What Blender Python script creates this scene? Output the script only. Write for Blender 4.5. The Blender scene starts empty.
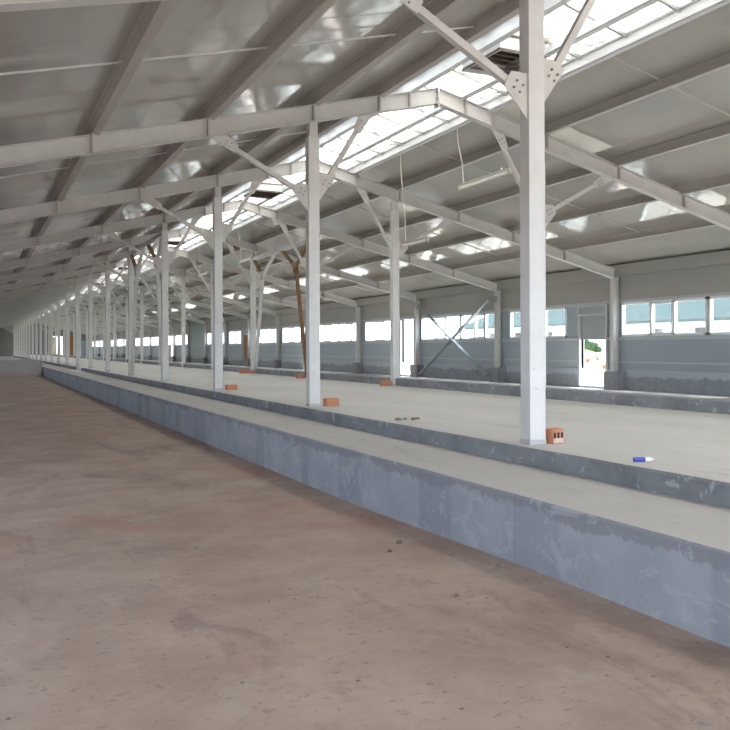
import bpy, bmesh, math, random
from mathutils import Vector, Matrix
random.seed(7)
S = bpy.context.scene
COL = S.collection
E = 1.70                      # eye height over the sunken floor
D = 6.0
Y1 = 6.69
def FY(n): return Y1 + (n - 1) * D
XR, ZR, M = 7.38, 4.318 + E, 0.2474      # ridge, underside of the rafter at the ridge, slope
XA, XB, XW = 5.035, 9.65, 16.88         # post row centres, wall posts
WX = 17.02                                # inner face of right wall
LX = -2.3
YN, YF = -5.3, 147.0
NL = 24
ZA = E - 0.965                            # alley level
ZC = E - 1.142                            # kerb walk level
def zu(x): return ZR - M * abs(x - XR)    # rafter underside
RD = 0.28; PD = 0.20
def zroof(x): return zu(x) + RD + PD
ORD = ['zeroth','first','second','third','fourth','fifth','sixth','seventh','eighth','ninth','tenth','eleventh','twelfth','thirteenth','fourteenth','fifteenth','sixteenth','seventeenth','eighteenth','nineteenth','twentieth','twenty-first','twenty-second','twenty-third','twenty-fourth','twenty-fifth']

# ------------------------------------------------------------------ materials
def mat(name, col, rough=0.6, metal=0.0, spec=0.5):
    m = bpy.data.materials.new(name); m.use_nodes = True
    b = m.node_tree.nodes['Principled BSDF']
    b.inputs['Base Color'].default_value = (*col, 1)
    b.inputs['Roughness'].default_value = rough
    b.inputs['Metallic'].default_value = metal
    b.inputs['Specular IOR Level'].default_value = spec
    return m
class N:
    def __init__(s, m): s.m = m; s.t = m.node_tree; s.b = s.t.nodes['Principled BSDF']
    def n(s, ty, **k):
        o = s.t.nodes.new(ty)
        for a, v in k.items():
            if a in o.inputs: o.inputs[a].default_value = v
            else: setattr(o, a, v)
        return o
    def l(s, a, b): s.t.links.new(a, b)
    def coord(s, scale=(1, 1, 1), loc=(0, 0, 0)):
        c = s.n('ShaderNodeTexCoord'); mp = s.n('ShaderNodeMapping')
        mp.inputs['Scale'].default_value = scale; mp.inputs['Location'].default_value = loc
        s.l(c.outputs['Object'], mp.inputs['Vector']); return mp.outputs['Vector']
    def noise(s, vec, scale, detail=6, rough=0.55, dist=0.0):
        o = s.n('ShaderNodeTexNoise'); o.inputs['Scale'].default_value = scale; o.inputs['Detail'].default_value = detail
        o.inputs['Roughness'].default_value = rough; o.inputs['Distortion'].default_value = dist
        s.l(vec, o.inputs['Vector']); return o.outputs['Fac']
    def ramp(s, fac, a, b, ca=(0, 0, 0), cb=(1, 1, 1)):
        r = s.n('ShaderNodeValToRGB'); r.color_ramp.elements[0].position = a; r.color_ramp.elements[1].position = b
        r.color_ramp.elements[0].color = (*ca, 1); r.color_ramp.elements[1].color = (*cb, 1)
        s.l(fac, r.inputs['Fac']); return r.outputs['Color']
    def mix(s, fac, a, b, mode='MIX'):
        m = s.n('ShaderNodeMix', data_type='RGBA', blend_type=mode)
        for sock, v in ((m.inputs[0], fac), (m.inputs[6], a), (m.inputs[7], b)):
            if isinstance(v, (int, float)): sock.default_value = v
            elif isinstance(v, tuple): sock.default_value = (*v, 1)
            else: s.l(v, sock)
        return m.outputs[2]
    def math(s, op, a, b=0.0, clamp=False):
        m = s.n('ShaderNodeMath', operation=op); m.use_clamp = clamp
        for sock, v in ((m.inputs[0], a), (m.inputs[1], b)):
            if isinstance(v, (int, float)): sock.default_value = v
            else: s.l(v, sock)
        return m.outputs[0]
    def bump(s, h, strength, dist=0.02):
        b = s.n('ShaderNodeBump'); b.inputs['Strength'].default_value = strength; b.inputs['Distance'].default_value = dist
        s.l(h, b.inputs['Height']); s.l(b.outputs['Normal'], s.b.inputs['Normal'])
    def col(s, c): s.l(c, s.b.inputs['Base Color'])

def speckled(name, c1, c2, rough, scale=6, bump=0.0):
    m = mat(name, c1, rough); k = N(m); v = k.coord()
    k.col(k.mix(k.ramp(k.noise(v, scale), 0.35, 0.7), c1, c2))
    if bump: k.bump(k.noise(v, scale * 4), bump)
    return m
M_ = {}
M_['steel'] = speckled('white_painted_steel', (.66, .64, .615), (.58, .56, .535), .42, 3)
# near posts: white paint with small chips and grime
m = mat('post_paint', (.76, .75, .735), .4); k = N(m); v = k.coord()
chips = k.ramp(k.noise(v, 28, 3, .6), .68, .73)
c = k.mix(k.ramp(k.noise(v, 2.2), .35, .7), (.73, .72, .705), (.64, .63, .61))
k.col(k.mix(chips, c, (.33, .33, .36))); M_['post'] = m
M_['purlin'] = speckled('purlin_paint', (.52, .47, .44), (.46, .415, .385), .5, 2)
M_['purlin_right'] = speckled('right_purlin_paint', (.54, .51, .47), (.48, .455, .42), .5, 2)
M_['purlin_white'] = speckled('skylit_white_paint', (.74, .74, .74), (.66, .67, .68), .3, 2)  # skylight brightness painted into the purlins under it; plain white elsewhere
M_['brown'] = speckled('speckled_brown', (.28, .16, .07), (.20, .11, .05), .6, 8)  # brown tone of some bracing bars and of the rubble
M_['bolt'] = mat('bolt_steel', (.30, .29, .27), .45, .6)
M_['galv'] = speckled('brace_steel', (.36, .39, .40), (.26, .29, .30), .35, 5)
M_['block'] = speckled('pier_concrete', (.30, .30, .31), (.22, .22, .24), .9, 5, .3)
M_['pvc'] = mat('white_window_frame', (.80, .81, .82), .35)
M_['glaze'] = mat('glazing_bar_grey', (.42, .41, .39), .5)
M_['tube'] = mat('lamp_tube', (.85, .83, .76), .3)
M_['batten'] = mat('lamp_batten', (.50, .46, .38), .5)
M_['cord'] = mat('cord_plastic', (.72, .66, .55), .6)
M_['slat'] = speckled('vent_slat', (.20, .15, .115), (.13, .095, .07), .7, 6)
M_['orange'] = speckled('orange_clay', (.60, .27, .16), (.50, .20, .11), .85, 14, .2)
M_['palebrick'] = speckled('pale_mortar', (.72, .62, .55), (.66, .45, .34), .9, 12)
M_['hole'] = mat('dark_hole', (.03, .02, .02), .9)
M_['blue'] = mat('blue_plastic', (.06, .08, .45), .35)
M_['whiteplastic'] = mat('white_plastic', (.82, .82, .84), .4)
M_['rubble'] = speckled('rubble', (.34, .29, .24), (.16, .13, .11), .95, 30)
M_['door_wood'] = speckled('orange_brown_door', (.45, .19, .05), (.33, .13, .035), .6, 3)
M_['door_beige'] = speckled('beige_door', (.85, .66, .46), (.78, .58, .38), .5, 3)

# roof sheet underside: smooth glossy painted metal, faint waves and sheet joints
m = mat('roof_sheet', (.42, .40, .36), .15); k = N(m); v = k.coord()
vs = k.coord((1, .35, 1))
g = k.mix(k.ramp(k.noise(vs, .9, 5), .3, .72), (.53, .50, .455), (.44, .42, .385))
sep = k.n('ShaderNodeSeparateXYZ'); k.l(v, sep.inputs[0])
pp = k.math('PINGPONG', sep.outputs['Y'], .5)
joint = k.ramp(pp, 0.0, .012, (1, 1, 1), (0, 0, 0))
k.col(k.mix(k.math('MULTIPLY', joint, .08), g, (.25, .24, .22)))
k.l(k.ramp(k.noise(v, 3.0, 4), .3, .8, (.06,) * 3, (.17,) * 3), k.b.inputs['Roughness'])
k.bump(k.math('ADD', k.noise(vs, 1.3, 2), k.math('MULTIPLY', joint, .3)), .35, .03)
k.b.inputs['Specular IOR Level'].default_value = .9
M_['roof'] = m

# insulated wall sheet
def wallmat(name, c1, c2):
    m = mat(name, c1, .38); k = N(m); v = k.coord((1, .3, 1))
    k.col(k.mix(k.ramp(k.noise(v, .8, 4), .3, .7), c1, c2))
    k.bump(k.noise(v, 1.5, 2), .12, .02); return m
M_['wall_up'] = wallmat('upper_wall_sheet', (.40, .385, .355), (.35, .34, .315))
M_['wall_low'] = wallmat('lower_wall_sheet', (.37, .415, .45), (.32, .36, .40))
M_['wall_end'] = wallmat('end_wall_sheet', (.42, .50, .56), (.36, .44, .52))
M_['wall_green'] = wallmat('green_wall_sheet', (.36, .45, .41), (.32, .40, .37))
M_['wall_dark'] = wallmat('gable_sheet', (.25, .24, .225), (.20, .195, .18))
M_['flash'] = mat('grey_flashing', (.50, .51, .52), .4)
M_['shutter'] = mat('shutter_metal', (.40, .43, .43), .35)

# plinth concrete with a ragged plaster edge
m = mat('plinth', (.3, .3, .32), .85); k = N(m); v = k.coord()
sep = k.n('ShaderNodeSeparateXYZ'); k.l(v, sep.inputs[0])
h = k.math('ADD', sep.outputs['Z'], k.math('MULTIPLY', k.noise(v, 1.4, 9, .7, .5), .55))
rg = k.ramp(k.math('SUBTRACT', h, .5), .61, .63)
k.col(k.mix(rg, k.mix(k.ramp(k.noise(v, 7), .3, .7), (.27, .28, .31), (.34, .35, .38)), (.44, .47, .52)))
M_['plinth'] = m

# sunken floor
m = mat('dusty_floor', (.4, .3, .25), .88); k = N(m); v = k.coord()
c = k.mix(k.ramp(k.noise(v, .9, 10, .68, .2), .38, .64), (.385, .278, .225), (.50, .385, .32))
c = k.mix(k.math('MULTIPLY', k.ramp(k.noise(k.coord((1, 1, 1), (9, 4, 0)), .45, 4), .56, .72), .6), c, (.45, .235, .17))
st = k.noise(k.coord((1.0, .35, 1), (3, 1, 0)), 1.1, 8, .65, 1.2)
c = k.mix(k.math('MULTIPLY', k.ramp(st, .57, .66), .45), c, (.21, .155, .135))
c = k.mix(k.math('MULTIPLY', k.ramp(k.noise(k.coord((1, 1, 1), (5, 5, 5)), 1.6, 10, .75), .56, .66), .5), c, (.50, .44, .41))
c = k.mix(k.math('MULTIPLY', k.ramp(k.noise(k.coord((.75, 1.2, 1)), 17, 8, .74), .575, .65), .6), c, (.19, .12, .095))
sp = k.n('ShaderNodeTexVoronoi'); sp.inputs['Scale'].default_value = 4.5; k.l(k.coord((1, 1.0, 1)), sp.inputs['Vector'])
c = k.mix(k.math('MULTIPLY', k.ramp(sp.outputs['Distance'], .035, .075, (1, 1, 1), (0, 0, 0)), .75), c, (.10, .065, .055))
k.col(c); k.bump(k.noise(v, 22, 8, .7), .35, .012); M_['floor'] = m

# kerb face: plaster over darker raw concrete, vertical joints
m = mat('kerb_face', (.4, .42, .47), .85); k = N(m); v = k.coord()
sep = k.n('ShaderNodeSeparateXYZ'); k.l(v, sep.inputs[0])
base = k.mix(k.ramp(k.noise(v, 2.3, 7, .6), .3, .7), (.335, .362, .425), (.445, .465, .515))
h = k.math('ADD', sep.outputs['Z'], k.math('MULTIPLY', k.noise(k.coord((1, 1, .6)), 1.5, 10, .72, .5), .50))
top = k.ramp(h, .72, .74)
c = k.mix(k.math('MULTIPLY', top, .9), base, (.285, .295, .33))
panel = k.ramp(k.noise(k.coord((0, 1, 0), (0, 2, 0)), .9, 3), .52, .56)
c = k.mix(k.math('MULTIPLY', panel, .5), c, (.27, .285, .34))
jt = k.math('PINGPONG', k.math('ADD', sep.outputs['Y'], .7), 1.5)
c = k.mix(k.math('MULTIPLY', k.ramp(jt, .0, .014, (1, 1, 1), (0, 0, 0)), .5), c, (.22, .23, .27))
dr = k.ramp(k.noise(k.coord((1, 9, .7)), 1.4, 6, .7), .66, .72)
c = k.mix(k.math('MULTIPLY', dr, .6), c, (.20, .20, .23))
c = k.mix(k.math('MULTIPLY', k.ramp(k.noise(k.coord((1, 1, 1.5), (2, 2, 2)), 3.2, 9, .72, .9), .55, .58), .5), c, (.50, .52, .57))
c = k.mix(k.math('MULTIPLY', k.ramp(sep.outputs['Z'], -.02, .07, (1, 1, 1), (0, 0, 0)), .0), c, (.14, .12, .12))
c = k.mix(k.math('MULTIPLY', k.ramp(k.noise(v, 26, 5, .7), .62, .68), .5), c, (.55, .56, .60))
k.col(c); k.bump(k.noise(v, 9, 8, .65), .3, .012); M_['kerb'] = m
# low dark kerb
m = mat('low_kerb', (.25, .26, .29), .85); k = N(m); v = k.coord()
c = k.mix(k.ramp(k.noise(k.coord((1, .6, 1)), 2.8, 7, .6), .35, .65), (.195, .20, .22), (.29, .30, .325))
c = k.mix(k.ramp(k.noise(v, 5, 6, .7, .6), .58, .62), c, (.40, .41, .44))
k.col(c); k.bump(k.noise(v, 14, 6), .3, .01); M_['lowkerb'] = m
# smooth cement tops
def cement(name, a, b, d):
    m = mat(name, a, .8); k = N(m); v = k.coord()
    c = k.mix(k.ramp(k.noise(k.coord((1, .5, 1)), .8, 7, .6, .3), .32, .68), a, b)
    c = k.mix(k.math('MULTIPLY', k.ramp(k.noise(k.coord((2.2, .5, 1), (7, 0, 0)), 1.5, 8, .65, .8), .58, .66), .35), c, d)
    c = k.mix(k.math('MULTIPLY', k.ramp(k.noise(v, 14, 7, .7), .60, .66), .6), c, d)
    k.col(c); k.bump(k.noise(v, 16, 6), .15, .01); return m
M_['walk'] = cement('walk_cement', (.60, .58, .55), (.52, .50, .475), (.38, .365, .345))
M_['alley'] = cement('alley_cement', (.67, .65, .62), (.58, .56, .53), (.42, .405, .38))
M_['soil'] = speckled('soil', (.12, .09, .07), (.22, .18, .14), .95, 9, .4)
M_['ground'] = speckled('outside_ground', (.52, .44, .36), (.36, .27, .21), .95, 1.4, .4)
M_['nwall'] = speckled('neighbour_wall', (.72, .74, .76), (.64, .66, .70), .7, 1)
M_['nroof'] = speckled('neighbour_roof', (.040, .058, .054), (.034, .050, .047), .9, 1)
M_['nroof'].node_tree.nodes['Principled BSDF'].inputs['Specular IOR Level'].default_value = .05
M_['foliage'] = speckled('foliage', (.03, .06, .012), (.015, .035, .008), .9, 12)

# clear pane and skylight sheet
def sheet(name, tr, tint, diff, gloss=.06):
    m = bpy.data.materials.new(name); m.use_nodes = True; t = m.node_tree; t.nodes.clear()
    o = t.nodes.new('ShaderNodeOutputMaterial'); a = t.nodes.new('ShaderNodeBsdfTransparent'); a.inputs[0].default_value = (*tint, 1)
    b = t.nodes.new('ShaderNodeBsdfTranslucent'); b.inputs[0].default_value = (*diff, 1)
    g = t.nodes.new('ShaderNodeBsdfGlossy'); g.inputs['Roughness'].default_value = .08
    m1 = t.nodes.new('ShaderNodeMixShader'); m1.inputs[0].default_value = 1 - tr
    t.links.new(a.outputs[0], m1.inputs[1]); t.links.new(b.outputs[0], m1.inputs[2])
    m2 = t.nodes.new('ShaderNodeMixShader'); m2.inputs[0].default_value = gloss
    t.links.new(m1.outputs[0], m2.inputs[1]); t.links.new(g.outputs[0], m2.inputs[2]); t.links.new(m2.outputs[0], o.inputs[0])
    return m
M_['pane'] = sheet('clear_pane', .99, (.93, .97, .97), (.8, .85, .85))
m = M_['sky_sheet'] = sheet('skylight_sheet', .10, (.9, .88, .84), (.66, .63, .585), .03)
t_ = m.node_tree; tr_ = [n_ for n_ in t_.nodes if n_.type == 'BSDF_TRANSLUCENT'][0]
class NS(N):
    def __init__(s, m): s.m = m; s.t = m.node_tree
k = NS(m); v = k.coord((1, 1, 0))
d1 = k.ramp(k.noise(k.coord((2.5, .8, 0)), 2.2, 8, .7, 1.2), .50, .60)
sep = k.n('ShaderNodeSeparateXYZ'); k.l(v, sep.inputs[0])
lines = k.ramp(k.math('PINGPONG', k.math('ADD', sep.outputs['Y'], k.math('MULTIPLY', sep.outputs['X'], .55)), .31), .0, .022, (1, 1, 1), (0, 0, 0))
k.l(k.mix(k.math('MULTIPLY', lines, .9), k.mix(k.math('MULTIPLY', d1, .72), (.66, .63, .585), (.13, .105, .075)), (.07, .062, .05)), tr_.inputs[0])

# ------------------------------------------------------------------ mesh builder
class MB:
    def __init__(s): s.bm = bmesh.new(); s.mats = []; s.mi = 0
    def use(s, m):
        if m not in s.mats: s.mats.append(m)
        s.mi = s.mats.index(m); return s
    def face(s, vs):
        f = s.bm.faces.new(vs); f.material_index = s.mi; return f
    def hexa(s, P):
        v = [s.bm.verts.new(p) for p in P]
        for q in ((0, 3, 2, 1), (4, 5, 6, 7), (0, 1, 5, 4), (1, 2, 6, 5), (2, 3, 7, 6), (3, 0, 4, 7)):
            s.face([v[i] for i in q])
        return s
    def box(s, x0, x1, y0, y1, z0, z1):
        return s.hexa([(x0, y0, z0), (x1, y0, z0), (x1, y1, z0), (x0, y1, z0), (x0, y0, z1), (x1, y0, z1), (x1, y1, z1), (x0, y1, z1)])
    def prof(s, pts, p0, p1, up=(0, 0, 1), side=None):
        """extrude closed 2D profile (side,up) from p0 to p1"""
        p0 = Vector(p0); p1 = Vector(p1); d = (p1 - p0).normalized(); up = Vector(up)
        sd = d.cross(up).normalized() if side is None else Vector(side); u = sd.cross(d).normalized()
        A = [s.bm.verts.new(p0 + sd * a + u * b) for a, b in pts]; B = [s.bm.verts.new(p1 + sd * a + u * b) for a, b in pts]
        n = len(pts)
        for i in range(n): s.face([A[i], A[(i + 1) % n], B[(i + 1) % n], B[i]])
        s.face(A[::-1]); s.face(B); return s
    def bar(s, p0, p1, w, h, up=(0, 0, 1)):
        return s.prof([(-w / 2, -h / 2), (w / 2, -h / 2), (w / 2, h / 2), (-w / 2, h / 2)], p0, p1, up)
    def tube(s, p0, p1, r, n=8, up=(0, 0, 1)):
        d = (Vector(p1) - Vector(p0)).normalized()
        if abs(d.dot(Vector(up))) > .95: up = (0, 1, 0)
        return s.prof([(r * math.cos(2 * math.pi * i / n), r * math.sin(2 * math.pi * i / n)) for i in range(n)], p0, p1, up)
    def plate(s, pts, y0, y1):
        """polygon in XZ, thick along Y"""
        A = [s.bm.verts.new((a, y0, b)) for a, b in pts]; B = [s.bm.verts.new((a, y1, b)) for a, b in pts]; n = len(pts)
        s.face(A); s.face(B[::-1])
        for i in range(n): s.face([A[i], B[i], B[(i + 1) % n], A[(i + 1) % n]])
        return s
    def out(s, name, m=None, parent=None, bevel=0, **props):
        bmesh.ops.recalc_face_normals(s.bm, faces=s.bm.faces)
        if bevel: bmesh.ops.bevel(s.bm, geom=list(s.bm.edges), offset=bevel, segments=2, affect='EDGES', profile=.6)
        me = bpy.data.meshes.new(name); s.bm.to_mesh(me); s.bm.free()
        for mm in (s.mats if s.mats else [m]): me.materials.append(mm)
        o = bpy.data.objects.new(name, me); COL.objects.link(o); o.parent = parent
        for a, b in props.items(): o[a] = b
        return o
def tag(o, label, cat, group=None, kind=None):
    o['label'] = label; o['category'] = cat
    if group: o['group'] = group
    if kind: o['kind'] = kind
    return o
def struct(o, label=None, cat=None):
    o['kind'] = 'structure'
    if label: o['label'] = label
    if cat: o['category'] = cat
    return o
def empty(name, loc, rz=0):
    o = bpy.data.objects.new(name, None); COL.objects.link(o); o.location = loc; o.rotation_euler = (0, 0, rz); o.empty_display_size = .2
    return o
def copy_tree(o, parent=None):
    c = o.copy(); COL.objects.link(c); c.parent = parent
    for ch in list(o.children): copy_tree(ch, c)
    return c

# ------------------------------------------------------------------ ground and floors
# sunken floor with a slight fall away from the camera
b = MB().use(M_['floor'])
ys = [YN, 0, 3, 4.6, 5.4, 6.2, 7, 7.8, 8.6, 9.4, 12, 20, 35, 56.5]
def fz(y):
    t = min(1, max(0, (y - 4.4) / 4.6)); t = t * t * (3 - 2 * t); return .03 - .065 * t
xs = [LX - .2, 0, 2, 3.785]
g = [[b.bm.verts.new((x, y, fz(y))) for x in xs] for y in ys]
for i in range(len(ys) - 1):
    for j in range(len(xs) - 1): b.face([g[i][j], g[i][j + 1], g[i + 1][j + 1], g[i + 1][j]])
gl = [[b.bm.verts.new((x, y, -.3)) for x in xs] for y in (ys[0], ys[-1])]
b.face([g[0][j] for j in range(4)] + [gl[0][j] for j in (3, 2, 1, 0)])
struct(b.out('floor_sunken'), 'brown dusty concrete floor of the sunken aisle in the foreground', 'floor')

def slab(name, x0, x1, y0, y1, z0, z1, mtop, mside, label, cat, wob=0, chip=True):
    """long slab, top a separate material, slightly uneven front edge"""
    b = MB(); n = max(2, int((y1 - y0) / .5)); rows = []
    for i in range(n + 1):
        y = y0 + (y1 - y0) * i / n
        w = wob * (random.random() - .5) if 0 < i < n else 0
        c = .012 + random.random() * .012
        rows.append([b.bm.verts.new(p) for p in ((x0, y, z0), (x0 + w * .4, y, z1 - c), (x0 + c + w, y, z1), (x1, y, z1), (x1, y, z0))])
    for i in range(n):
        a, d = rows[i], rows[i + 1]
        for j, mm in ((0, mside), (1, mside), (2, mtop), (3, mside)):
            b.use(mm); b.face([a[j], a[j + 1], d[j + 1], d[j]])
    b.use(mside); b.face(rows[0][::-1]); b.face(rows[-1])
    return struct(b.out(name), label, cat)
slab('floor_walkway', 3.765, 4.79, YN, 56.5, -.3, ZC, M_['walk'], M_['kerb'], 'raised concrete walkway with blue-grey plastered side beside the sunken floor', 'walkway', .012)
slab('floor_alley', 4.787, 9.63, YN, 56.5, -.3, ZA, M_['alley'], M_['lowkerb'], 'pale cement feeding alley where both rows of posts stand', 'floor', .016)
slab('floor_far', LX - .2, 9.63, 56.5, YF, -.3, ZC, M_['walk'], M_['block'], 'grey concrete platform closing the far end of the sunken floor', 'floor', 0)
slab('floor_cross_wall', LX - .2, 3.70, 56.45, 60, -.3, 1.0, M_['walk'], M_['walk'], 'raised grey end step closing the sunken floor at far left', 'step', 0)
slab('floor_alley_far', 4.787, 9.63, 56.501, YF, ZC - .1, ZA, M_['alley'], M_['lowkerb'], 'far part of the pale alley beyond the end of the sunken floor', 'floor', .01)
slab('trim_right', 9.62, 10.3, YN, YF, -.3, E - .775, M_['block'], M_['lowkerb'], 'low dark concrete kerb along the far side of the alley behind the second row of posts', 'kerb', .014)
b = MB().box(10.3, WX + .2, YN, YF, .2, .45); struct(b.out('floor_right', M_['alley']), 'concrete floor behind the dark kerb along the windowed wall', 'floor')

# ------------------------------------------------------------------ right wall with windows and doors
Y0w, Y1w = YN, YF
Zs, Zh = E + .30, E + 1.30          # sill, head
winspans = []; doorspans = []
def bay(n): return FY(n), FY(n + 1)
doors = {3: 'shutter', 5: 'open', 7: 'open', 9: 'wood', 13: 'open'}
GREEN = 11
for n in range(-1, NL):
    a, c = bay(n)
    if n == GREEN:
        winspans.append((a + 3.9, a + 5.4)); continue
    if n in doors:
        doorspans.append((a + .55, a + 1.72, n)); winspans.append((a + 2.4, a + 5.5))
    else:
        winspans.append((a + .12, a + 2.74)); winspans.append((a + 2.78, a + 5.92))
holes = sorted([(p, q, 'w', None) for p, q in winspans] + [(p, q, 'd', n) for p, q, n in doorspans])
lo = MB().use(M_['wall_low']); pos = Y0w
DZ = .50
def zspan(y0, y1): # solid wall pieces full height
    lo.use(M_['wall_low']).box(WX, WX + .12, y0, y1, E - .66, Zs)
    lo.use(M_['wall_low']).box(WX, WX + .12, y0, y1, Zs, Zh)
for p, q, ty, n in holes:
    if p > pos: zspan(pos, p)
    if ty == 'w': lo.use(M_['wall_low']).box(WX, WX + .12, p, q, E - .66, Zs)
    pos = q
zspan(pos, Y1w)
lo.out('wall_right_lower', **{'kind': 'structure', 'label': 'blue-grey sheet cladding of the long wall below and between the windows', 'category': 'wall'})
b = MB().box(WX, WX + .12, Y0w, Y1w, Zh, zroof(WX) + .02); struct(b.out('wall_right', M_['wall_up']), 'grey-brown upper cladding of the long wall above the window band', 'wall')
b = MB(); pos = Y0w
for p, q, n in doorspans:
    b.box(WX - .06, WX + .14, pos, p - .02, .2, E - .66); pos = q + .02
b.box(WX - .06, WX + .14, pos, Y1w, .2, E - .66)
struct(b.out('baseboard_right', M_['plinth']), 'dark patchy concrete plinth at the foot of the long windowed wall', 'plinth')
# girt and sill lines
b = MB().box(WX - .03, WX, Y0w, Y1w, Zh - .01, Zh + .07); struct(b.out('trim_1', M_['flash']), 'pale steel rail running along the heads of the windows', 'rail')
b = MB(); pos = Y0w
for p, q, n in doorspans:
    b.box(WX - .07, WX, pos, p - .06, Zs - .10, Zs - .01); pos = q + .06
b.box(WX - .07, WX, pos, Y1w, Zs - .10, Zs - .01)
struct(b.out('trim_2', M_['flash']), 'grey sill flashing running below the windows', 'sill')
b = MB(); pos = Y0w
for p, q, n in doorspans:
    b.box(WX - .02, WX, pos, p - .06, E - .46, E - .42); pos = q + .06
b.box(WX - .02, WX, pos, Y1w, E - .46, E - .42)
struct(b.out('trim_3', M_['flash']), 'thin pale lap joint in the lower wall sheets', 'trim')
b = MB().box(WX - .16, WX, Y0w, Y1w, zroof(WX) - .34, zroof(WX) - .02); struct(b.out('trim_4', M_['wall_up']), 'grey-brown eave beam under the roof along the windowed wall', 'beam')

wi = 0
for (p, q) in winspans:
    wi += 1
    if q < 5: continue
    cy = (p + q) / 2
    t = empty('window_%d' % wi, (WX, cy, Zs)); struct(t)
    w = q - p; h = Zh - Zs - .01; hw = w / 2
    f = MB()
    f.box(-.03, .07, -hw, hw, 0, .07).box(-.03, .07, -hw, hw, h - .07, h)
    f.box(-.03, .07, -hw, -hw + .06, 0, h).box(-.03, .07, hw - .06, hw, 0, h)
    if w > 2:
        m1, m2 = -hw + w * .36, -hw + w * .63
        f.box(-.03, .07, m1 - .04, m1 + .04, 0, h).box(-.03, .07, m2 - .04, m2 + .04, 0, h)
    f.out('window_frame', M_['pvc'], t)
    cuts = [-hw + .06, hw - .06] if w <= 2 else [-hw + .06, m1 - .04, m1 + .04, m2 - .04, m2 + .04, hw - .06]
    for i in range(0, len(cuts), 2):
        MB().box(.02, .026, cuts[i], cuts[i + 1], .07, h - .07).out('pane', M_['pane'], t)
    if w > 2:   # the opening middle sash
        s_ = MB(); a_, c_ = m1 + .04, m2 - .04
        s_.box(-.045, .0, a_, a_ + .035, .07, h - .07).box(-.045, 0, c_ - .035, c_, .07, h - .07).box(-.045, 0, a_, c_, .07, .10).box(-.045, 0, a_, c_, h - .10, h - .07)
        sa = s_.out('sash', M_['pvc'], t)
        MB().box(-.06, -.045, c_ - .03, c_ - .01, h * .45, h * .62).out('handle', M_['whiteplastic'], sa)

di = 0
for p, q, n in doorspans:
    di += 1
    t = empty('door_%d' % di, (WX, (p + q) / 2, DZ)); struct(t); hw = (q - p) / 2; H = Zh - DZ
    f = MB().box(-.07, .1, -hw - .08, -hw, 0, H).box(-.07, .1, hw, hw + .08, 0, H)
    f.box(-.07, .1, -hw, hw, H - .06, H + .0).box(-.07, .2, -hw, hw, -.05, 0.02)
    kind = doors[n]
    if kind in ('shutter', 'wood'): f.box(-.07, .1, -hw, hw, H - .33, H - .27)
    f.out('door_frame', M_['flash'], t)
    if kind == 'shutter':
        MB().box(.0, .06, -hw, hw, H - .27, H - .06).out('transom_panel', M_['shutter'], t)
        s_ = MB(); z0 = H - 1.07
        s_.box(.02, .05, -hw, hw, z0, H - .33)
        for i in range(9):
            zz = z0 + .02 + i * .078; s_.hexa([(.0, -hw, zz), (.025, -hw, zz), (.025, hw, zz), (.0, hw, zz), (.018, -hw, zz + .06), (.025, -hw, zz + .06), (.025, hw, zz + .06), (.018, hw, zz + .06)])
        s_.out('louvred_panel', M_['shutter'], t)
    if kind == 'wood':
        MB().box(.0, .06, -hw, hw, H - .27, H - .06).out('transom_panel', M_['shutter'], t)
        MB().box(.0, .05, -hw + .01, hw - .01, .02, H - .34, ).out('door_leaf', M_['door_wood'], t)

# green cladded bay far down the wall
a, c = bay(GREEN)
b = MB().box(WX - .05, WX - .005, a + .3, c - .3, E - .2, Zh + .75)
struct(b.out('wall_panel_green', M_['wall_green']), 'pale green wall sheet filling one bay far down the windowed wall', 'wall panel')

# left wall (behind the frame edge) with an open window band, unseen and sized for its light, near gable, far gable
b = MB()
b.box(LX - .12, LX, YN, YF, -.1, Zs).box(LX - .12, LX, YN, YF, Zh, zroof(LX) + .02)
y = YN
while y < YF - .3:
    b.box(LX - .12, LX, y, y + (2.6 if y < 12 else 4.4), Zs, Zh); y += 6.0
struct(b.out('wall_left', M_['wall_low']))
b = MB()     # gable at the near end: big open gateway
gx0, gx1, gz = -.6, 15.6, 3.7
b.box(LX, gx0, YN - .12, YN, -.1, zroof(LX)).box(gx1, WX, YN - .12, YN, 0, zroof(WX))
b.plate([(LX, zroof(LX)), (gx0, zroof(LX)), (gx0, gz), (gx1, gz), (gx1, zroof(WX)), (WX, zroof(WX)), (XR, zroof(XR))], YN - .12, YN)
struct(b.out('wall_front', M_['wall_low']))
b = MB()     # far gable with a doorway
dx0, dx1, dz = 11.05, 12.75, E + 2.1
P = [(LX, -.1), (dx0, -.1), (dx0, dz), (dx1, dz), (dx1, -.1), (WX, -.1), (WX, zroof(WX)), (XR, zroof(XR)), (LX, zroof(LX))]
b.use(M_['wall_dark']).plate(P, YF, YF + .12)
b.use(M_['wall_end']).box(dx1 + .15, WX, YF - .02, YF + .01, .45, E + 1.4)
struct(b.out('wall_back'), 'grey gable wall closing the far end of the hall', 'wall')
t = empty('door_9', ((dx0 + dx1) / 2, YF, .6)); struct(t, 'open far gateway with a tan leaf and orange-brown leaf', 'door')
MB().box(-.85, -.25, -.10, -.04, 0, 3.15).out('door_leaf', M_['door_beige'], t)
MB().box(1.0, 3.0, -.16, -.08, 0, 3.2).out('door_leaf', M_['door_wood'], t)
MB().box(-.95, -.85, -.12, .12, 0, 3.3).box(.85, .95, -.12, .12, 0, 3.3).box(-.95, .95, -.12, .12, 3.2, 3.3).out('door_frame', M_['flash'], t)

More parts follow.
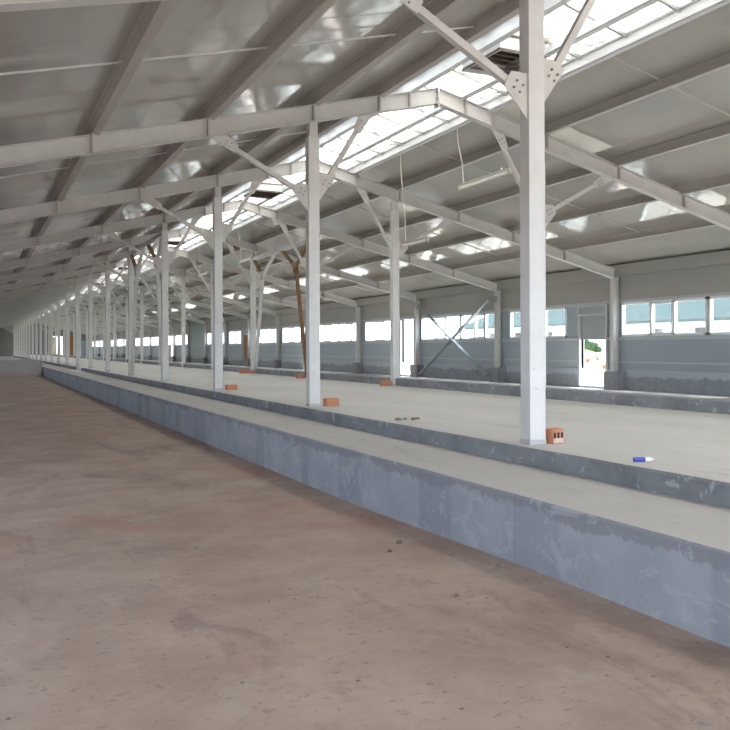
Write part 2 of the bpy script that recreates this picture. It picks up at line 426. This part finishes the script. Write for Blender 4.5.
# ------------------------------------------------------------------ roof
SX = 1.16
def slope_box(b, x0, x1, y0, y1, dz0, dz1):
    f = zroof
    return b.hexa([(x0, y0, f(x0) + dz0), (x1, y0, f(x1) + dz0), (x1, y1, f(x1) + dz0), (x0, y1, f(x0) + dz0),
                   (x0, y0, f(x0) + dz1), (x1, y0, f(x1) + dz1), (x1, y1, f(x1) + dz1), (x0, y1, f(x0) + dz1)])
struct(slope_box(MB(), LX - .3, XR - SX + .04, YN - .3, YF + .3, 0, .1).out('ceiling_left', M_['roof']), 'glossy grey sheet roof slope on the left of the ridge', 'ceiling')
struct(slope_box(MB(), XR + SX - .04, WX + .4, YN - .3, YF + .3, 0, .1).out('ceiling_right', M_['roof']), 'glossy grey sheet roof slope on the right of the ridge', 'ceiling')

offs = [-9.15, -7.6, -5.86, -4.13, -2.37, -1.16, -.57, .57, 1.16, 2.37, 4.13, 5.86, 7.6]
names = {-9.15: 'grey purlin at the left eave, farthest left of all roof beams', -7.6: 'second roof purlin in from the left eave', -5.86: 'brown-grey purlin crossing the top left corner of the photo', -4.13: 'brown-grey left slope purlin fourth from the ridge skylight',
         -2.37: 'brown-grey left slope purlin nearest but one to the skylight strip', -1.16: 'brown-grey purlin edging the left side of the skylight strip', -.57: 'blue-white lit purlin under the left half of the skylight',
         .57: 'white purlin under the right half of the skylight', 1.16: 'white purlin edging the right side of the skylight strip', 2.37: 'right slope purlin next down from the skylight edge', 4.13: 'right slope purlin midway between skylight and windowed wall',
         5.86: 'deep shadowed right slope purlin third from the skylight edge', 7.6: 'lowest right slope purlin near the windowed wall'}
for o_ in offs:
    x = XR + o_; sg = -1 if o_ < 0 else 1
    z0 = zu(x) + RD; z1 = zroof(x)
    tq = .012; fl = .11
    # Z section: web, flange at the top towards the eave, flange at the bottom towards the ridge
    w_ = MB()
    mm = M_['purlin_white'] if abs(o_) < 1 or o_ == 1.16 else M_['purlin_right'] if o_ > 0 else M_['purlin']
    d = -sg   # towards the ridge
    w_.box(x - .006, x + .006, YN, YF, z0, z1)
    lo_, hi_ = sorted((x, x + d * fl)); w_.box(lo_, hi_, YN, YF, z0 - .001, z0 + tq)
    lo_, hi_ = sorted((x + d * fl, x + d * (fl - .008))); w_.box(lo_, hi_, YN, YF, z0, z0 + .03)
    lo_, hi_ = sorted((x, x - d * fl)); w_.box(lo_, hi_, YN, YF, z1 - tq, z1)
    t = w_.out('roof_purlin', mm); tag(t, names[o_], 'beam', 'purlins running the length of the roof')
# thin sag rods across each slope in the middle of a bay
for n in range(0, 16):
    y = FY(n) + 3.0
    for sg in (-1, 1):
        b = MB(); xa, xb = XR + sg * 1.16, XR + sg * 9.0
        f = lambda x: zroof(x) - .07
        b.bar((xa, y, f(xa)), (xb, y, f(xb)), .022, .022)
        tag(b.out('sag_rod', M_['purlin_white'] if sg < 0 else M_['purlin_right']), 'thin pale tie rod across the %s roof slope in the %s bay from the camera' % ('left' if sg < 0 else 'right', ORD[n + 1]), 'rod', 'tie rods between the purlins')

# skylight: two sloping translucent sheets and glazing bars per bay
def skylight():
    t = empty('skylight', (XR, 0, zroof(XR)))
    for sg in (-1, 1):
        P = []
        for dz in (0.02, .028):
            pts = [(0, 0), (sg * (SX + .03), 0), (sg * (SX + .03), D - .04), (0, D - .04)]
            P += [(x, y, -M * abs(x) + dz) for x, y in pts]
        MB().hexa(P).out('pane', M_['sky_sheet'], t)
        for i in range(6):
            y = .5 + i * 1.0
            MB().bar((sg * .03, y, 0), (sg * SX, y, -M * SX), .045, .05).out('glazing_bar', M_['glaze'], t)
    MB().box(-.03, .03, 0, D - .04, -.02, .03).out('ridge_bar', M_['purlin_white'], t)
    return t
sk = skylight()
for n in range(-1, NL):
    t = sk if n == -1 else copy_tree(sk)
    t.location = (XR, FY(n) + .02, zroof(XR))
    if n == NL - 1:
        t.scale = (1, (YF - FY(n)) / D, 1)
    tag(t, 'translucent white ridge skylight over the %s bay from the near gable' % ORD[n + 2], 'skylight', 'ridge skylight sheets')

# slatted ridge vents hanging below the skylight
def vent():
    t = empty('ridge_vent', (0, 0, 0)); x0, x1, L, h = -.42, .42, 1.05, .22
    f = MB().box(x0, x0 + .02, 0, L, 0, h).box(x1 - .02, x1, 0, L, 0, h).box(x0, x1, 0, .02, 0, h).box(x0, x1, L - .02, L, 0, h)
    f.out('housing', M_['purlin_white'], t)
    MB().box(x0 - .03, x1 + .03, -.03, L + .03, h, h + .03).out('cover', M_['slat'], t)
    MB().box(x0 - .012, x1 + .012, -.012, 0, 0, .035).box(x0 - .012, x0, 0, L, 0, .035).box(x1, x1 + .012, 0, L, 0, .035).out('rim', M_['slat'], t)
    for i in range(6):
        y = .04 + i * .165
        MB().hexa([(x0 + .02, y, .0), (x1 - .02, y, .0), (x1 - .02, y + .13, .06), (x0 + .02, y + .13, .06), (x0 + .02, y, .015), (x1 - .02, y, .015), (x1 - .02, y + .13, .075), (x0 + .02, y + .13, .075)]).out('slat', M_['slat'], t)
    return t
vt = vent()
for i in range(8):
    t = vt if i == 0 else copy_tree(vt)
    t.location = (XR + .05, 10.2 + 12 * i, ZR + .09)
    tag(t, 'slatted brown roof vent in a white box, %s from the camera along the ridge' % ORD[i + 1], 'vent', 'vents under the ridge')

# ------------------------------------------------------------------ rafters
def ibeam(b, x0, x1, d0, d1):
    """I section in the frame plane from x0 to x1 (local x, ridge at 0); depth d0..d1"""
    fw, ft, wt = .075, .012, .005
    zb0, zb1 = -M * abs(x0), -M * abs(x1)
    for (ya, yb, a0, a1, c0, c1) in ((-fw, fw, 0, ft, 0, ft), (-fw, fw, d0 - ft, d0, d1 - ft, d1), (-wt, wt, ft, d0 - ft, ft, d1 - ft)):
        b.hexa([(x0, ya, zb0 + a0), (x1, ya, zb1 + c0), (x1, yb, zb1 + c0), (x0, yb, zb0 + a0), (x0, ya, zb0 + a1), (x1, ya, zb1 + c1), (x1, yb, zb1 + c1), (x0, yb, zb0 + a1)])
def rafter(detail):
    t = empty('roof_rafter', (0, 0, 0))
    for sg in (-1, 1):
        b = MB(); ibeam(b, 0, sg * (9.42 if sg > 0 else 9.60), RD, RD); bo = b.out('rafter_beam', M_['steel'], t)
        if detail:
            for o_ in offs:
                if o_ * sg > 0 and abs(o_) < 9.0:
                    z = -M * abs(o_)
                    MB().box(o_ - .012, o_ + .012, -.084, .072, z + .0, z + RD + .01).out('stiffener', M_['purlin'], bo)
    b = MB().box(-.014, -.002, -.08, .08, -.06, RD + .02).box(.002, .014, -.08, .08, -.06, RD + .02)
    ep = b.out('end_plate', M_['steel'], t)
    if detail:
        for z in (.0, .09, .19): MB().tube((.03, -.05, z), (-.03, -.05, z), .013, 6).out('bolt', M_['bolt'], ep)
    return t
r1, r2 = rafter(True), rafter(False)
u1 = u2 = False
for n in range(0, NL):
    if n <= 8: t = copy_tree(r1) if u1 else r1; u1 = True
    else: t = copy_tree(r2) if u2 else r2; u2 = True
    t.location = (XR, FY(n), ZR)
    tag(t, 'white steel roof rafter crossing above the %s pair of posts from the near end' % ORD[n + 1] if n else 'white steel roof rafter overhead behind the camera, nearest the gateway', 'rafter', 'white roof rafters')

# ------------------------------------------------------------------ inner posts with knee braces
HP = 4.70     # height of rafter underside over the post centre line
def rot2(p, ang): return (p[0] * math.cos(ang) - p[1] * math.sin(ang), p[0] * math.sin(ang) + p[1] * math.cos(ang))
def post(sg, detail):
    """sg=-1: eave side is towards -X (front row); +1 mirrored"""
    t = empty('steel_post', (0, 0, 0)); hx, hy = .095, .08
    H = HP - .24
    MB().box(-hx, hx, -hy, hy, .045, H).out('shaft', M_['post'], t, bevel=.006)
    rise = -sg * M   # slope of rafter underside with x for this side: rises towards the ridge
    st = MB().hexa([(-.07, -.07, H), (.07, -.07, H), (.07, .07, H), (-.07, .07, H), (-.07, -.07, HP - rise * -.07 * -1), (.07, -.07, HP + rise * .07), (.07, .07, HP + rise * .07), (-.07, .07, HP - rise * .07)])
    st.box(-hx, hx, -hy, hy, H, H + .012).box(.03, .036, -.08, -.07, H, HP - .02)
    st.out('cap', M_['steel'], t)
    MB().box(-.10, .10, -.085, .085, 0, .045).out('base_plate', M_['flash'], t)
    def knee(side, za, dx, zb):
        # gusset on the post
        x0 = side * hx
        A = Vector((side * .24, 0, za + .12)); B = Vector((side * dx, 0, zb)); d = (B - A).normalized(); nrm = Vector((-d.z, 0, d.x))
        g_ = MB()
        q1 = A + d * .10 + nrm * .085; q2 = A + d * .10 - nrm * .085
        up, dn = (q1, q2) if q1.z - side * 0 > q2.z else (q2, q1)
        g_.plate([(x0, za - .22), (dn.x, dn.z), (up.x, up.z), (x0, za + .24)], -.055, -.043)
        gp = g_.out('gusset_plate', M_['steel'], t)
        if detail:
            for i, j in ((-.06, .04), (-.06, -.04), (.02, .04), (.02, -.04)):
                c = A + d * (i - .02) + nrm * j; MB().tube((c.x, -.055, c.z), (c.x, -.072, c.z), .013, 6).out('bolt', M_['bolt'], gp)
        # brace bar
        st_ = A + d * .0; en = B - d * .24
        br = MB().bar(st_, en, .075, .075, (0, 1, 0)).out('knee_brace', M_['steel'], t)
        # plate at the rafter
        q = B - d * .36
        zr = lambda x: HP - sg * M * x
        e1 = Vector((B.x - side * .16, 0, zr(B.x - side * .16))); e2 = Vector((B.x + side * .12, 0, zr(B.x + side * .12)))
        pts = [(q + nrm * .07), (e1 if (nrm.x * side) < 0 else e2), (e2 if (nrm.x * side) < 0 else e1), (q - nrm * .07)]
        ep = MB().plate([(v_.x, v_.z) for v_ in pts], -.052, -.042).out('end_plate', M_['steel'], br)
        if detail:
            for i, j in ((-.24, .035), (-.24, -.035), (-.16, .035), (-.16, -.035)):
                c = B + d * i + nrm * j; MB().tube((c.x, -.052, c.z), (c.x, -.068, c.z), .012, 6).out('bolt', M_['bolt'], br)
    knee(sg, 3.44, 1.62, HP - M * 1.62)
    knee(-sg, 3.62, .98, HP + M * .98)
    return t
def post_far(sg):
    b = MB().box(-.095, .095, -.08, .08, 0, HP - .02)
    for side, za, dx, zb in ((sg, 3.5, 1.62, HP - M * 1.62), (-sg, 3.65, .98, HP + M * .98)):
        b.bar((side * .09, 0, za), (side * (dx - .05), 0, zb - .03), .085, .085, (0, 1, 0))
    return b.out('steel_post', M_['post'])
for sg, X, row in ((-1, XA, 'front'), (1, XB, 'back')):
    P1, P2, P3 = post(sg, True), post(sg, False), post_far(sg)
    used = set()
    for n in range(1, NL):
        P = P1 if n <= 3 else P2 if n <= 13 else P3
        t = copy_tree(P) if P in used else P; used.add(P)
        t.location = (X, FY(n) + .08, ZA)
        if row == 'front':
            extra = {1: 'large white steel post of the front row, nearest and tallest, running out of the top', 2: 'second white steel post of the front row, larger orange brick at its right foot', 3: 'third white steel post of the front row, small orange brick at its right foot'}.get(n)
            lab = extra or 'white steel post of the front row beside the walkway, %s from the camera' % ORD[n]
        else:
            extra = {1: 'nearest white steel post of the back row by the dark kerb, outside the picture right', 3: 'white steel back row post standing alone left of the wall cross brace'}.get(n)
            lab = extra or 'white steel post of the back row by the dark kerb, %s from the camera' % ORD[n]
        tag(t, lab, 'post', 'white steel posts on the alley')

# ------------------------------------------------------------------ wall posts
def wpost():
    t = empty('wall_post', (0, 0, 0)); h = zu(XW - .1) - .45
    b = MB().box(-.10, -.088, -.07, .07, 0, h).box(.088, .10, -.07, .07, 0, h + .1).box(-.088, .088, -.004, .004, 0, h + .02)
    b.out('shaft', M_['steel'], t)
    MB().box(-.10, .12, -.09, .09, h, h + .012).box(.06, .07, -.07, .07, h, h + .3).out('cap_plate', M_['steel'], t)
    MB().box(-.24, .10, -.40, .20, 0, .53).out('concrete_pier', M_['block'], t)
    return t
wp = wpost(); first = True
for n in range(2, NL):
    t = wp if first else copy_tree(wp); first = False
    t.location = (XW, FY(n) + .07, .45)
    tag(t, 'wall post on a concrete pier between windows, %s from the near end' % ORD[n], 'post', 'posts along the windowed wall')

# crossed braces on the wall (fourth bay)
t = empty('cross_brace', (XW - .17, FY(4) + 3, E)); tag(t, 'crossed grey steel bracing bars in front of the wide wall window', 'brace')
a0, a1 = -2.55, 2.53
MB().bar((0, a0, 1.72), (0, a1, -1.1), .06, .12, (1, 0, 0)).out('diagonal_bar', M_['galv'], t)
MB().bar((-.06, a1, 1.78), (-.06, a0, -1.0), .06, .12, (1, 0, 0)).out('diagonal_bar', M_['galv'], t)
for sy, y, z in ((-1, a0, 1.72), (1, a1, 1.78)): lo_, hi_ = sorted((y, sy * 3.05)); MB().box(.03, .068, lo_, hi_, z - .12, z + .12).out('gusset_plate', M_['galv'], t)

# longitudinal portal bracing in the fourth bay in both rows
for X, row in ((XA, 'front'), (XB, 'back')):
    ya, yb = FY(4) + .17, FY(5) - .01
    t = empty('portal_brace', (X, ya, ZA)); L = yb - ya
    tag(t, 'Y shaped brown and white bracing between the fourth and fifth %s row posts' % row, 'brace', 'longitudinal bracing between posts')
    ztop, zn, zf = 4.42, 3.68, 4.55
    MB().bar((0, 0, ztop), (0, L, ztop), .10, .12).out('top_beam', M_['steel'], t)
    for k_, (s0, sd) in enumerate(((0, 1), (L, -1))):
        mat_ = M_['brown'] if k_ == 0 else M_['steel']; leg_ = M_['brown'] if k_ == 0 and row == 'back' else M_['steel']
        node = (0, s0 + sd * 1.15, zn)
        MB().bar((0, s0 + sd * .12, .0), node, .09, .11, (1, 0, 0)).out('leg', leg_, t)
        MB().bar(node, (0, s0 + sd * 2.55, ztop - .03), .08, .10, (1, 0, 0)).out('knee_bar', mat_, t)
        MB().bar(node, (0, s0 + sd * .06, ztop - .06), .08, .10, (1, 0, 0)).out('back_stay', M_['brown'] if k_ or row == 'back' else M_['steel'], t)
        MB().box(-.055, -.045, node[1] - .15, node[1] + .15, zn - .16, zn + .16).out('gusset_plate', mat_, t)

# ------------------------------------------------------------------ hanging tube lamps
def lamp(L, cord_len, two=False):
    t = empty('hanging_lamp', (0, 0, 0))
    b = MB().box(-.022, .022, -L / 2, L / 2, .015, .055); b.out('batten', M_['batten'], t)
    MB().tube((0, -L / 2 + .03, -.018), (0, L / 2 - .03, -.018), .026, 10).out('tube', M_['tube'], t)
    MB().box(-.03, .03, -L / 2 - .02, -L / 2 + .03, -.05, .03).out('lamp_holder', M_['batten'], t)
    MB().box(-.03, .03, L / 2 - .03, L / 2 + .02, -.05, .03).out('lamp_holder', M_['batten'], t)
    c = MB(); y = L / 2 - .18; pts = []
    for i in range(9):
        f = i / 8; pts.append(Vector((.05 * math.sin(f * 3.1) * (1 - f), y + .22 * f ** .5 - .08 * math.sin(f * 6) * .4, .055 + f * cord_len)))
    for p, q in zip(pts, pts[1:]): c.tube(p, q, .011, 6)
    c.out('cord', M_['cord'], t)
    MB().tube((0, -L / 2 + .25, .055), (0, -L / 2 + .25, .10), .02, 6).out('bracket', M_['whiteplastic'], t)
    return t
lx = XR + 1.12
specs = [(12.93, E + 3.12, 1.7, 1.05), (15.6, E + 2.27, 1.15, 1.9)]
for i, (y, z, L, cl) in enumerate(specs):
    t = lamp(L, zroof(lx) - PD - z - .055); t.location = (lx, y, z)
    tag(t, ['tube lamp hanging on a pale cord above the alley right of the ridge', 'shorter tube lamp hanging low beside the lone back row post'][i], 'lamp', 'hanging tube lamps')
l3 = None
for i, n in enumerate((4, 5, 6, 7, 8)):
    z = E + 3.1
    if l3 is None: l3 = lamp(1.5, zroof(lx) - PD - z - .055); t = l3
    else: t = copy_tree(l3)
    t.location = (lx, FY(n) + 3.3, z)
    tag(t, 'tube lamp hanging farther down the hall over the %s bay' % ORD[n], 'lamp', 'hanging tube lamps')

# ------------------------------------------------------------------ small things on the alley
def brick(name, x, y, z, w, d, h, rz, label, pale=False, hol=True):
    t = empty(name, (x, y, z), rz); tag(t, label, 'brick', 'loose clay bricks by the posts')
    b = MB().use(M_['orange']); b.box(-w / 2, w / 2, -d / 2, d / 2, 0, h)
    b.out('brick_body', None, t, bevel=.006)
    if hol:
        for i in range(3):
            cx = -w / 2 + w * (i + .5) / 3
            MB().box(cx - w * .1, cx + w * .1, -d / 2 - .002, -d / 2 + .004, h * .25, h * .75).out('core_hole', M_['hole'], t)
    if pale: MB().box(-w / 2 + .01, w / 2 - .01, -d / 2 - .006, -d / 2 + .001, .01, h * .38).out('mortar_patch', M_['palebrick'], t)
    return t
brick('hollow_brick', XA + .20, FY(1) + .0, ZA, .15, .11, .15, .15, 'pale and orange broken hollow brick at the foot of the nearest post', True)
brick('clay_brick', XA + .28, FY(2) - .02, ZA, .25, .12, .13, .2, 'orange brick right of the second front row post', hol=False)
brick('clay_brick', XA + .29, FY(3) + .0, ZA, .25, .12, .12, .1, 'orange brick right of the third front row post', hol=False)
brick('clay_brick', XB - .30, FY(3) + .02, ZA, .28, .12, .14, -.1, 'pale orange brick left of the lone back row post', hol=False)
brick('clay_brick', XB - .32, FY(4) + .1, ZA, .26, .12, .13, .1, 'small orange brick left of the fourth back row post', hol=False)
brick('clay_brick', XB - .40, FY(5) + .1, ZA, .30, .12, .14, .3, 'orange brick left of the fifth back row post foot', hol=False)
brick('clay_brick', XB - .20, FY(5) - .25, ZA, .24, .12, .12, -.2, 'reddish brick in front of the fifth back row post foot', hol=False)
# bottle
t = empty('bottle', (5.05, 5.27, ZA + .021), -.35); tag(t, 'blue and white plastic bottle lying on the alley right of the nearest post', 'bottle')
MB().tube((-.085, 0, 0), (.01, 0, 0), .02, 12).out('bottle_body', M_['blue'], t)
MB().tube((.01, 0, 0), (.06, 0, 0), .02, 12).out('bottle_label', M_['whiteplastic'], t)
MB().tube((.06, 0, 0), (.085, 0, 0), .010, 10).out('bottle_cap', M_['whiteplastic'], t)
# crumbs of rubble between first and second posts
for i, (dx, dy, s) in enumerate(((0, 0, .045), (.12, .05, .03), (.22, -.03, .04), (.31, .03, .028), (.16, -.1, .022))):
    b = MB(); bmesh.ops.create_icosphere(b.bm, subdivisions=1, radius=s)
    for v_ in b.bm.verts: v_.co *= .8 + random.random() * .5; v_.co.z *= .55
    t = b.out('mortar_lump', M_['rubble']); t.location = (5.06 + dx, 9.75 + dy, ZA + s * .35)
    tag(t, 'small dark mortar lumps scattered on the alley between first and second front posts', 'rubble', 'mortar lumps on the alley')
# stones lying on the sunken floor near the kerb
for i, (x, y, s, lab) in enumerate(((3.60, 5.25, .035, 'dark stone against the kerb foot at lower right'), (3.30, 6.35, .026, 'brown pebble on the sunken floor off the kerb, upper of the two'), (3.08, 6.10, .024, 'brown pebble on the sunken floor off the kerb, lower of the two'), (2.9, 4.75, .02, 'small chip on the dusty floor at the right foreground'))):
    b = MB(); bmesh.ops.create_icosphere(b.bm, subdivisions=2, radius=s)
    for v_ in b.bm.verts: v_.co *= .8 + random.random() * .35; v_.co.z *= .6
    t = b.out('stone', M_['rubble']); t.location = (x, y, fz(y) + s * .4); tag(t, lab, 'stone', 'stones on the sunken floor')
# white sheet standing in for a patch of sunlight on the far walkway edge
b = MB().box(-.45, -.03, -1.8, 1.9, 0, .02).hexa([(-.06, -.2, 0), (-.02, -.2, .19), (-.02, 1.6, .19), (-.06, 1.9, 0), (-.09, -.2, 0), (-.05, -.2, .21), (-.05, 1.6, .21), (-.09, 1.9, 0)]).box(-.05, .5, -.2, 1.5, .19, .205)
t = b.out('sun_patch_sheet', M_['whiteplastic']); t.location = (4.80, 44.5, ZC); tag(t, 'added white sheet standing in for a sunlit patch on the far walkway', 'sheet')

# ------------------------------------------------------------------ outside
b = MB().box(-60, 90, -60, 260, .1, .38)
b2 = MB().use(M_['ground'])
P = [(-80, -80), (120, -80), (120, 300), (-80, 300)]
for (x0, x1, y0, y1) in ((-80, LX - .12, -80, 300), (WX + .14, 120, -80, 300), (LX - .12, WX + .14, -80, YN - .12), (LX - .12, WX + .14, YF + .12, 300)):
    b2.box(x0, x1, y0, y1, .0, .48)
b.bm.free()
struct(b2.out('ground'), 'sunlit bare earth outside the doorways', 'ground')
# neighbouring long barn
t = empty('neighbour_barn', (33, 0, .48)); tag(t, 'long white neighbouring barn with grey-green roof seen through the right windows', 'building')
MB().box(0, 14, -10, 52, 0, E + 1.3 - .48).out('barn_wall', M_['nwall'], t)
b = MB(); ze = E + 1.3 - .48
b.hexa([(-.5, -11, ze), (7, -11, ze + 2.9), (7, 53, ze + 2.9), (-.5, 53, ze), (-.5, -11, ze + .12), (7, -11, ze + 3.02), (7, 53, ze + 3.02), (-.5, 53, ze + .12)])
b.hexa([(7, -11, ze + 2.9), (14.5, -11, ze), (14.5, 53, ze), (7, 53, ze + 2.9), (7, -11, ze + 3.02), (14.5, -11, ze + .12), (14.5, 53, ze + .12), (7, 53, ze + 3.02)])
b.out('barn_roof', M_['nroof'], t)
for i in range(16):
    y = 2 + i * 3.1
    MB().box(-.03, .02, y, y + .9, 1.75, 2.2).out('barn_window', M_['hole'], t)
# sunlit earth bank and bushes seen through the doorways
for k_, (mx, my, lab) in enumerate(((21.5, 24.0, 'pale earth bank with rubble outside the louvred doorway'), (22.5, 41.5, 'pale earth bank outside the open doorway beside the cross brace'))):
    b = MB().use(M_['ground']); nx, ny = 10, 22; g = []
    for i in range(nx + 1):
        row_ = []
        for j in range(ny + 1):
            u, v_ = i / nx, j / ny
            hgt = 1.05 * math.sin(math.pi * u) ** .7 * min(1, 4 * v_, 4 * (1 - v_)) * (.88 + .18 * random.random())
            row_.append(b.bm.verts.new((-1.8 + 3.6 * u, -5 + 10 * v_, hgt - .02)))
        g.append(row_)
    for i in range(nx):
        for j in range(ny): b.face([g[i][j], g[i + 1][j], g[i + 1][j + 1], g[i][j + 1]])
    o = b.out('earth_bank'); o.location = (mx, my, .48); tag(o, lab, 'earth bank', 'earth banks outside')
for k_ in range(16):
    b = MB(); rr = .05 + random.random() * .07; bmesh.ops.create_icosphere(b.bm, subdivisions=1, radius=rr)
    for v_ in b.bm.verts: v_.co *= .75 + random.random() * .5
    u = random.random() * .45; hgt = 1.05 * math.sin(math.pi * max(u, .02)) ** .7 * .95
    o = b.out('rubble_stone', M_['brown']); o.location = (19.7 + 3.6 * u, 21.6 + random.random() * 3.6, .48 + hgt + .09)
    tag(o, 'dark reddish rubble stones on the earth bank seen through the louvred doorway', 'stone', 'rubble on the earth bank')
for (x, y, r_, lab) in ((27.5, 32.2, .5, 'green bush top above the earth bank in the louvred doorway, right one'), (28.2, 34.0, .6, 'green bush top above the earth bank in the louvred doorway, left one')):
    b = MB(); bmesh.ops.create_icosphere(b.bm, subdivisions=4, radius=r_)
    for v_ in b.bm.verts: v_.co *= .75 + random.random() * .4; v_.co.z *= 1.5
    o = b.out('bush', M_['foliage']); o.location = (x, y, .48 + r_ * 1.45); tag(o, lab, 'bush', 'bushes outside')

# ------------------------------------------------------------------ light
w = bpy.data.worlds.new('sky'); S.world = w; w.use_nodes = True
nt = w.node_tree; bg = nt.nodes['Background']
tc = nt.nodes.new('ShaderNodeTexCoord'); sp = nt.nodes.new('ShaderNodeSeparateXYZ'); nt.links.new(tc.outputs['Generated'], sp.inputs[0])
rp = nt.nodes.new('ShaderNodeValToRGB'); rp.color_ramp.elements[0].position = .0; rp.color_ramp.elements[1].position = .6
rp.color_ramp.elements[0].color = (.74, .86, 1.0, 1); rp.color_ramp.elements[1].color = (.70, .83, 1.0, 1)
nt.links.new(sp.outputs['Z'], rp.inputs['Fac']); nt.links.new(rp.outputs['Color'], bg.inputs['Color'])
bg.inputs['Strength'].default_value = 5.0
sun = bpy.data.lights.new('sun', 'SUN'); sun.energy = 18; sun.angle = math.radians(1.0); sun.color = (1, .93, .82)
so = bpy.data.objects.new('sun', sun); COL.objects.link(so)
so.rotation_euler = Vector((-1, .30, -.283)).to_track_quat('-Z', 'Y').to_euler()

# ------------------------------------------------------------------ camera
cam = bpy.data.cameras.new('camera'); co = bpy.data.objects.new('camera', cam); COL.objects.link(co)
co.location = (0, 0, E)
th, rl = .4386, -.0036
R = Matrix.Rotation(-th, 4, 'Z') @ Matrix.Rotation(math.pi / 2, 4, 'X') @ Matrix.Rotation(rl, 4, 'Z')
co.rotation_euler = R.to_euler()
cam.sensor_width = 36; cam.sensor_fit = 'HORIZONTAL'; cam.lens = 824.2 / 730 * 36
cam.shift_y = -17.1 / 730; cam.clip_start = .05; cam.clip_end = 600
S.camera = co
S.view_settings.view_transform = 'Standard'; S.view_settings.look = 'None'; S.view_settings.gamma = 1; S.view_settings.use_curve_mapping = False
S.view_settings.exposure = 0.93
c = S.cycles
c.use_denoising = True; c.max_bounces = 10; c.diffuse_bounces = 6; c.glossy_bounces = 4; c.transparent_max_bounces = 12; c.sample_clamp_indirect = 12
